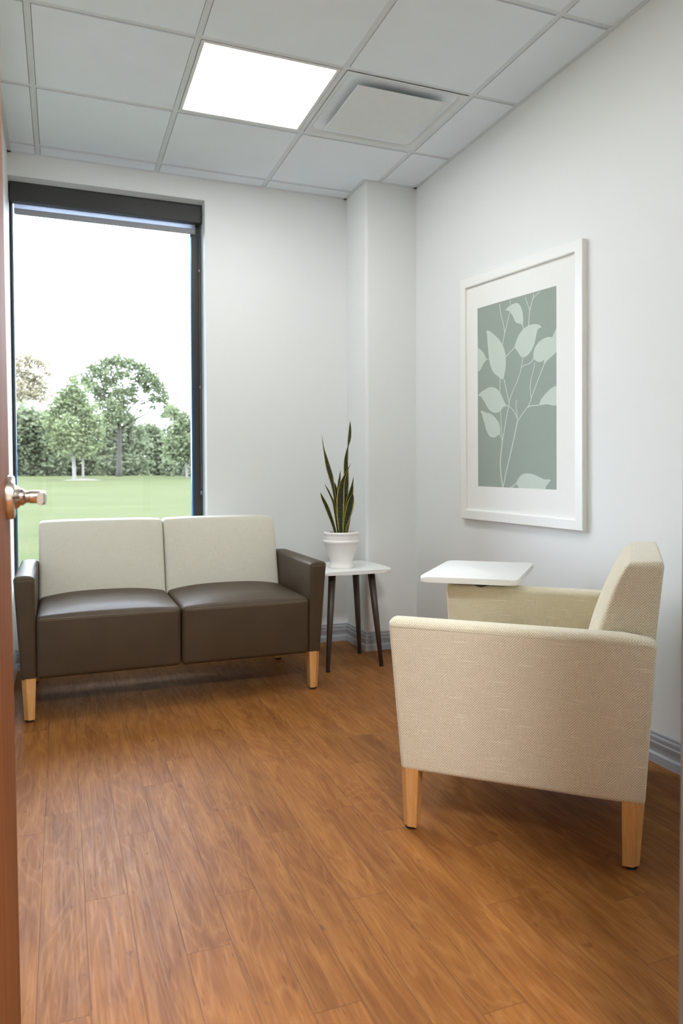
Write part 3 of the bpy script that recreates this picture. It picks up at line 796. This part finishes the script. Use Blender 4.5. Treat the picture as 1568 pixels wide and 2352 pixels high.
for dep, tw, pts in LEAVES:
    bm = bmesh.new(); uvl = bm.loops.layers.uv.new('leaf')
    W = []
    for (x, y, hw) in pts:
        fr = (1772 - y) / 1600
        X = (x - 530) * k; Z = RIM - 0.014 + (1772 - y) * k * 1.0
        W.append((X, Z, hw * k, dep * (0.35 + 1.2 * fr)))
    rings = []; n = len(W); SUB = 6; N = (n - 1) * SUB
    for i in range(N + 1):
        sgi = min(i // SUB, n - 2); t = i / SUB - sgi
        P_ = [W[max(sgi - 1, 0)], W[sgi], W[sgi + 1], W[min(sgi + 2, n - 1)]]
        X, Z, hw, D = [cr(P_[0][q], P_[1][q], P_[2][q], P_[3][q], t) for q in range(4)]
        hw = max(hw, 0.0003); v = i / N
        ang_ = tw * (1 - v * 0.4)
        ux = side * math.cos(ang_) + toC * math.sin(ang_); nx = toC * math.cos(ang_) - side * math.sin(ang_)
        wide = hw / max(0.6, math.cos(ang_))
        th = 0.0022 * min(1, hw / 0.004) + 0.0002
        c0 = side * X + toC * D + V((0, 0, Z)); ring = []
        for u in (-1, -0.82, -0.5, 0, 0.5, 0.82, 1):
            ring.append((bm.verts.new(c0 + ux * (u * wide) + nx * (-(1 - u * u) * -hw * 0.35 - th * (1 - u * u) * 0.5)), (u + 1) / 2))
        for u in (0.82, 0.5, 0, -0.5, -0.82):
            ring.append((bm.verts.new(c0 + ux * (u * wide) + nx * ((1 - u * u) * hw * 0.35 + th * (0.3 + 0.7 * (1 - u * u)))), (u + 1) / 2))
        rings.append((ring, v))
    for (a, va), (b, vb) in zip(rings, rings[1:]):
        m_ = len(a)
        for q in range(m_):
            q2 = (q + 1) % m_
            f = bm.faces.new((a[q][0], a[q2][0], b[q2][0], b[q][0])); f.smooth = True
            ln = (W[-1][1] - W[0][1]) / 0.30
            for lp, (uu, vv) in zip(f.loops, ((a[q][1], va), (a[q2][1], va), (b[q2][1], vb), (b[q][1], vb))): lp[uvl].uv = (uu, vv * ln)
    for rg, rev in ((rings[0][0], True), (rings[-1][0], False)):
        vs = [q[0] for q in rg]; bm.faces.new(vs[::-1] if rev else vs)
    mesh('leaf', bm, M['snake'], pl)

# ------------------------------------------------------------------ framed print on the right wall
A6 = lambda x, y: (1030 + x * 0.30621, 520 + y * 0.30621)
FT = 0.025
outer = [onx(*A6(*q), -FT) for q in ((83, 407), (1001, 86), (1004, 2287), (93, 2190))]
inner = [onx(*A6(*q), -FT + 0.001) for q in ((122, 466), (941, 192), (944, 2197), (130, 2121))]
art_c = [onx(*A6(*q), -0.0115) for q in ((217, 616), (809, 445), (811, 1975), (222, 1949))]
pc3 = sum(outer, V((0, 0, 0))) / 4; pc3.x = 0
pf = thing('framed_print', 'white framed botanical print in sage green on the right wall', 'picture', pc3)
bm = bmesh.new()
ring_def = []
for o, i in zip(outer, inner):
    o_, i_ = o - pc3, i - pc3
    d = (i_ - o_)
    ring_def.append([bm.verts.new(p) for p in ((-0.0005, o_.y, o_.z), (-FT + 0.002, o_.y, o_.z), (-FT, o_.y + d.y * 0.06, o_.z + d.z * 0.06), (-FT, i_.y - d.y * 0.10, i_.z - d.z * 0.10),
                      (-FT + 0.002, i_.y, i_.z), (-0.0115, i_.y, i_.z), (-0.0005, i_.y, i_.z))])
for a, b in zip(ring_def, ring_def[1:] + ring_def[:1]):
    m_ = len(a)
    for q in range(m_): bm.faces.new((a[q], a[(q + 1) % m_], b[(q + 1) % m_], b[q]))
mesh('picture_frame', bm, M['frame'], pf)
bm = bmesh.new()   # mat board with a window
o2 = [p - pc3 for p in inner]; i2 = [p - pc3 for p in art_c]
front = [[bm.verts.new((-0.0125, p.y, p.z)) for p in r] for r in (o2, i2)]; back = [[bm.verts.new((-0.0108, p.y, p.z)) for p in r] for r in (o2, i2)]
for q in range(4):
    q2 = (q + 1) % 4
    bm.faces.new((front[0][q], front[0][q2], front[1][q2], front[1][q])); bm.faces.new((back[0][q], back[0][q2], back[1][q2], back[1][q]))
    bm.faces.new((front[0][q], front[0][q2], back[0][q2], back[0][q])); bm.faces.new((front[1][q], front[1][q2], back[1][q2], back[1][q]))
mesh('mat_board', bm, M['mat'], pf)
bm = bmesh.new()
a = [bm.verts.new((-0.0112, p.y * 1.0, p.z)) for p in i2]; b = [bm.verts.new((-0.004, p.y, p.z)) for p in i2]
bm.faces.new(a); bm.faces.new(b[::-1])
for q in range(4): bm.faces.new((a[q], a[(q + 1) % 4], b[(q + 1) % 4], b[q]))
pr = mesh('print', bm, M['art'], pf)
LV = [
 [(425,627),(440,610),(465,590),(500,576),(520,578),(540,600),(553,640),(559,690),(557,745),(545,735),(530,729),(508,722),(495,705),(482,675),(465,650),(448,633),(430,630)],
 [(490,912),(500,880),(512,845),(535,800),(565,765),(600,743),(640,733),(675,737),(690,748),(695,758),(680,763),(668,775),(660,800),(650,850),(635,900),(610,945),(585,972),(560,982),(540,975),(527,955),(510,928),(498,913)],
 [(282,790),(290,780),(302,783),(330,803),(360,830),(385,858),(402,888),(418,925),(427,970),(429,1020),(426,1070),(418,1110),(413,1143),(400,1147),(385,1137),(350,1110),(330,1085),(315,1050),(305,1010),(299,960),(294,900),(290,850),(288,810)],
 [(635,995),(634,960),(645,915),(662,885),(690,855),(720,838),(750,829),(777,830),(790,800),(808.5,762),(809,940),(780,970),(745,1000),(725,1025),(712,1045),(715,1000),(700,1012),(675,1017),(655,1008),(640,998)],
 [(218,908),(235,920),(255,940),(272,967),(284,996),(270,1018),(258,1035),(247,1060),(233,1082),(219.5,1093)],
 [(222,1267),(230,1255),(250,1238),(275,1222),(300,1208),(320,1205),(345,1210),(365,1223),(385,1245),(400,1275),(415,1310),(430,1338),(440,1345),(430,1350),(415,1352),(400,1368),(385,1386),(365,1397),(345,1398),(320,1388),(300,1370),(285,1348),(270,1320),(255,1295),(240,1275),(228,1272)],
 [(238,1392),(247,1381),(262,1387),(280,1397),(300,1400),(325,1413),(350,1435),(370,1462),(382,1490),(388,1525),(385,1560),(370,1567),(350,1580),(333,1583),(310,1575),(292,1550),(280,1520),(270,1480),(258,1440),(248,1405)],
 [(680,1333),(690,1305),(710,1275),(735,1245),(765,1217),(790,1202),(809,1195),(809.5,1342),(790,1344),(765,1340),(735,1333),(705,1340),(683,1342)],
 [(500,1932),(515,1905),(530,1880),(550,1862),(575,1853),(600,1853),(635,1860),(680,1880),(720,1898),(762,1898),(765,1905),(750,1925),(730,1950),(708,1971),(525,1962),(515,1940),(505,1934)]]
ST = [(9, [(405,1955),(392,1850),(388,1760),(395,1680),(402,1620)]), (6, [(402,1620),(415,1540),(432,1440),(450,1350),(452,1320),(435,1240),(415,1145)]), (5, [(402,1605),(395,1500),(388,1380)]),
 (5, [(384,1245),(386,1137)]), (5, [(402,1615),(395,1580),(385,1558)]), (8, [(410,1952),(430,1850),(460,1720),(490,1590),(515,1465)]), (6, [(515,1465),(550,1410),(595,1350),(620,1290),(655,1190),(690,1100),(713,1042)]),
 (6, [(516,1447),(500,1405),(480,1375),(455,1352),(430,1345)]), (5, [(516,1460),(512,1400),(505,1350),(508,1300)]), (5, [(452,1325),(475,1250),(510,1170),(535,1100),(548,1040),(558,980)]), (6, [(546,1058),(570,1040),(605,1028),(625,1010),(636,993)]),
 (5, [(617,1285),(612,1210),(620,1140),(640,1060),(645,1025)]), (8, [(592,1358),(620,1345),(655,1343),(683,1337)]), (5, [(403,890),(420,805),(440,720),(458,648)]), (5, [(420,802),(412,740),(390,650),(383,580)]), (5, [(462,588),(462,551)]),
 (6, [(600,747),(604,680),(610,628),(622,580),(634,530),(638,502)]), (5, [(609,630),(590,580),(575,528)]), (5, [(630,548),(655,515),(685,488)]), (6, [(429,977),(460,945),(491,911)]), (6, [(300,997),(283,996)]), (6, [(554,742),(566,782)]), (9, [(462,1959),(485,1948),(503,1930)])]
bm = bmesh.new()
def at6(x, y): p = onx(*A6(x, y), -0.0114); return p - pc3
for n_, poly in enumerate(LV):
    q = len(poly); sm = []
    closed_cut = []
    for i in range(q):
        P_ = [V(poly[(i + o) % q]) for o in (-1, 0, 1, 2)]
        d1, d2, d3 = (P_[1] - P_[0]), (P_[2] - P_[1]), (P_[3] - P_[2])
        if d1.angle(d2, 0) > 0.9 or d2.angle(d3, 0) > 0.9: sm.append(P_[1]); sm.append(P_[1].lerp(P_[2], 0.5)); continue
        if (P_[2] - P_[1]).length > 60 or any(abs(pp.x - 809) < 1.6 for pp in P_[1:3]) or any(pp.x < 220 for pp in P_[1:3]): sm.append(P_[1]); continue
        for tt in (0, 0.33, 0.66): sm.append(V((cr(P_[0].x, P_[1].x, P_[2].x, P_[3].x, tt), cr(P_[0].y, P_[1].y, P_[2].y, P_[3].y, tt))))
    vs = [bm.verts.new(at6(*p)) for p in sm]
    for tri in tessellate_polygon([[V((p.x, p.y, 0)) for p in sm]]): bm.faces.new([vs[q_] for q_ in tri])
for n_, (wd, line) in enumerate(ST):
    sm = []; q = len(line)
    for i in range(q - 1):
        P_ = [V(line[max(i - 1, 0)]), V(line[i]), V(line[i + 1]), V(line[min(i + 2, q - 1)])]
        for tt in [j / 6 for j in range(6)]: sm.append(V((cr(P_[0].x, P_[1].x, P_[2].x, P_[3].x, tt), cr(P_[0].y, P_[1].y, P_[2].y, P_[3].y, tt))))
    sm.append(V(line[-1])); L_, R_ = [], []
    for i, p in enumerate(sm):
        d = (sm[min(i + 1, len(sm) - 1)] - sm[max(i - 1, 0)]).normalized(); nv = V((-d.y, d.x)) * wd / 2
        off = V((0.00002 * (n_ + 1), 0, 0))
        L_.append(bm.verts.new(at6(*(p + nv)) - off)); R_.append(bm.verts.new(at6(*(p - nv)) - off))
    for i in range(len(sm) - 1): bm.faces.new((L_[i], L_[i + 1], R_[i + 1], R_[i]))
bmesh.ops.triangulate(bm, faces=[f for f in bm.faces if len(f.verts) > 4])
mesh('leaf_motif', bm, M['motif'], pr)

# ------------------------------------------------------------------ outside: lawn and trees
def gz(Y): return -0.15 + max(0, Y - 0.3) * 0.0147
bm = bmesh.new()
ys = [0.3, 4, 8, 14, 22, 32, 44, 56, 70, 90, 130, 200]; xs = [-160 + 20 * i for i in range(17)]
gr = [[bm.verts.new((x, y, gz(y) if y <= 70 else gz(70) - 0.12 + (0.15 if y == 90 else 1.6))) for x in xs] for y in ys]
for a, b in zip(gr, gr[1:]):
    for q in range(len(xs) - 1): bm.faces.new((a[q], a[q + 1], b[q + 1], b[q]))
lawn = struct('ground_lawn', bm, M['lawn'], label='pale green lawn outside the window')
rnd = random.Random(11)
def foliage(lobes, base, n_per, size, m_, parent, name='foliage'):
    vs, fs = [], []
    for (c, r, dens) in lobes:
        n = int(n_per * dens * (r ** 2))
        for _ in range(n):
            d = V((rnd.gauss(0, 1), rnd.gauss(0, 1), rnd.gauss(0, 1))).normalized() * r * rnd.random() ** 0.45 * (1 + 0.32 * abs(rnd.gauss(0, 1)) ** 1.5)
            p = c + V((d.x, d.y, d.z * 0.9)) - base
            a = V((rnd.gauss(0, 1), rnd.gauss(0, 1), rnd.gauss(0, 0.6))).normalized(); b = a.cross(V((rnd.gauss(0, 1), rnd.gauss(0, 1), rnd.gauss(0, 1)))).normalized()
            s = size * rnd.uniform(0.6, 1.3); nn = a.cross(b) * s * 0.25
            i = len(vs); vs += [p - a * s, p + b * s * 0.5 + nn, p + a * s, p - b * s * 0.5 + nn]; fs += [(i, i + 1, i + 2), (i, i + 2, i + 3)]
    me = bpy.data.meshes.new(name); me.from_pydata([tuple(v) for v in vs], [], fs); me.materials.append(m_)
    o = bpy.data.objects.new(name, me); COL.objects.link(o); o.parent = parent; return o
def wood(base, lines, m_, parent, name='trunk'):
    bm = bmesh.new()
    for pts, rad in lines: tube(bm, [p - base for p in pts], rad, 8)
    return mesh(name, bm, m_, parent)
TREEG = 'trees beyond the lawn'
def plant_tree(name, label, cat, Y, bx_, by_, lobes_px, leaf_m, n_per, size, trunk=None, bark='bark', branches=(), group=TREEG):
    b = ony(bx_, by_, Y); b.z = gz(Y)
    t = thing(name, label, cat, b, 0, group)
    sc = (b - EYE).dot(CF) / F_PX
    lobes = []
    for q in lobes_px:
        x, y, r = q[:3]; dens = q[3] if len(q) > 3 else 1.0
        c = ony(x, y, Y + rnd.uniform(-0.5, 0.5) * r * sc * 2); lobes.append((c, r * sc, dens))
    foliage(lobes, b, n_per, size, leaf_m, t)
    if trunk:
        (tx, ty, w0, w1) = trunk
        top = ony(tx, ty, Y); bb = b - V((0, 0, 0.1))
        ln = [([bb, b.lerp(top, 0.08), b.lerp(top, 0.55), top], [w0 * sc * 1.35, w0 * sc, (w0 + w1) / 2 * sc, w1 * sc])]
        for br in branches:
            pts = [ony(x, y, Y + dz) for x, y, dz in br]; ln.append((pts, [w1 * sc * (1 - 0.7 * i / (len(pts) - 1)) for i in range(len(pts))]))
        wood(b, ln, M[bark], t)
    return t
oak = [(198, 872, 16), (218, 850, 18), (245, 836, 18), (272, 830, 17), (300, 836, 18), (326, 848, 18), (347, 866, 18), (362, 888, 17), (375, 912, 17), (386, 938, 13), (376, 955, 9),
       (240, 862, 15, .8), (212, 890, 16), (232, 905, 18), (260, 880, 14, .7), (290, 862, 13, .7), (318, 872, 14, .8), (336, 892, 14, .8), (305, 893, 14, .8), (350, 915, 12, .8), (275, 905, 15, .9), (258, 932, 20), (285, 930, 14), (282, 955, 17), (250, 958, 22), (308, 920, 9, .7), (304, 962, 11), (330, 925, 8, .6), (225, 930, 12, .7), (322, 945, 9, .5), (352, 935, 9, .5), (300, 905, 16, .7), (272, 860, 16, .7), (240, 880, 16, .7), (330, 875, 14, .6), (270, 900, 16, .7), (250, 915, 16, .7)]
plant_tree('oak_tree', 'tall wide round crowned tree with open gaps beyond the lawn', 'tree', 66, 273, 1096, oak, M['leaf_oak'], 900, 0.16, (276, 930, 6, 3), 'bark',
           [[(274, 985, 0), (260, 935, -0.5), (228, 890, -1)], [(275, 970, 0), (305, 930, 0.4), (345, 900, 0.6)], [(276, 940, 0), (282, 890, 0.3), (270, 845, 0.3)], [(275, 985, 0), (335, 950, 0.3), (375, 930, 0.5)]])
mid = [(165, 890, 20, .8), (148, 915, 24), (180, 912, 24), (135, 945, 26), (168, 945, 28), (200, 945, 25), (128, 980, 26), (160, 985, 30), (195, 985, 30), (215, 965, 18), (140, 1015, 24), (175, 1020, 28), (208, 1015, 24), (222, 995, 18), (168, 868, 12, .7)]
plant_tree('maple_tree', 'bushy light green tree with a pale trunk standing forward on the lawn', 'tree', 52, 171, 1103, mid, M['leaf_mid'], 900, 0.15, (167, 1000, 4.2, 3), 'palebark')
plant_tree('slender_tree', 'slender pale trunked tree just right of the bushy light green tree', 'tree', 57, 191, 1097, [(190, 1010, 22), (200, 1030, 18), (182, 1035, 14), (193, 985, 18)], M['leaf_mid'], 600, 0.18, (189, 1010, 2.6, 2), 'palebark')
glow_crown = [(48, 830, 18, .7), (75, 832, 17, .7), (98, 838, 14, .6), (62, 858, 16, .6), (90, 868, 14, .5), (112, 860, 11, .5), (52, 890, 18, .6), (78, 905, 16, .6), (28, 850, 18, .7), (10, 870, 20, .7), (30, 910, 18, .7), (75, 880, 22, .7), (100, 890, 18, .6), (50, 865, 22, .6), (62, 905, 24, .8), (100, 915, 18, .7), (70, 815, 14, .6)]
plant_tree('sun_glow_tree', 'tall thin tree with sun glow coloured leaves at the left edge of the window', 'tree', 86, 48, 1095, glow_crown, M['leaf_glow'], 330, 0.24, (52, 880, 4, 2), 'bark', [[(52, 920, 0), (75, 880, 0), (98, 850, 0)], [(52, 930, 0), (30, 880, 0), (15, 860, 0)]])
rt = [(400, 950, 18), (420, 965, 18), (438, 985, 20), (408, 985, 20), (400, 1015, 20), (425, 1015, 24), (445, 1020, 22), (412, 1040, 20), (440, 1045, 20), (392, 1035, 14), (455, 970, 18), (460, 1010, 20), (388, 945, 9, .6)]
plant_tree('young_tree', 'green tree with a thin pale trunk at the right edge of the window', 'tree', 56, 429, 1097, rt, M['leaf_oak'], 800, 0.19, (426, 1020, 2.8, 2), 'palebark')
SHR = 'shrubs along the far edge of the lawn'
def shrub(label, Y, bx_, lob, m_='leaf_dark', n=480): plant_tree('shrub', label, 'shrub', Y, bx_, 1095, lob, M[m_], n, 0.25, None, group=SHR)
shrub('dark grey green shrub mass at the far left under the sun glow coloured tree', 73, 70, [(45, 960, 30), (80, 965, 28), (110, 975, 26), (40, 1000, 34), (80, 1010, 34), (118, 1010, 30), (45, 1050, 34), (85, 1055, 34), (125, 1050, 30), (50, 1080, 22), (90, 1082, 22), (125, 1082, 20), (10, 990, 36), (8, 1050, 36)])
shrub('dark shrub behind the pale trunk of the bushy light green tree', 79, 190, [(150, 1040, 28), (185, 1050, 30), (220, 1045, 30), (160, 1078, 24), (195, 1080, 24), (228, 1078, 22), (140, 1075, 20)])
shrub('tall dark evergreen shrub under the oak crown', 73, 275, [(245, 990, 24), (280, 985, 24), (310, 990, 20), (250, 1025, 30), (285, 1025, 30), (315, 1025, 26), (255, 1065, 28), (290, 1068, 28), (318, 1065, 24), (265, 1085, 18), (300, 1086, 18)])
shrub('rounded dark shrub right of the oak trunk', 79, 345, [(325, 995, 20), (345, 990, 18), (365, 1000, 20), (340, 1030, 28), (372, 1030, 26), (395, 1025, 20), (345, 1068, 28), (378, 1068, 28), (350, 1085, 16), (388, 1086, 16)])
shrub('low mid green shrub at the foot of the tree at the right edge', 66, 415, [(395, 1070, 22), (420, 1070, 24), (448, 1068, 26), (405, 1086, 16), (435, 1086, 16), (475, 1060, 34), (470, 1085, 20)])
bm = bmesh.new(); mb = ony(171, 1103, 52)
lathe(bm, [(0.001, 0.0), (1.5, 0.0), (0.6, 0.10), (0.001, 0.14)], (0, 0, 0), 20)
mo = struct('ground_mulch', bm, M['mulch']); mo.location = (mb.x + 0.5, mb.y, gz(52) - 0.02)
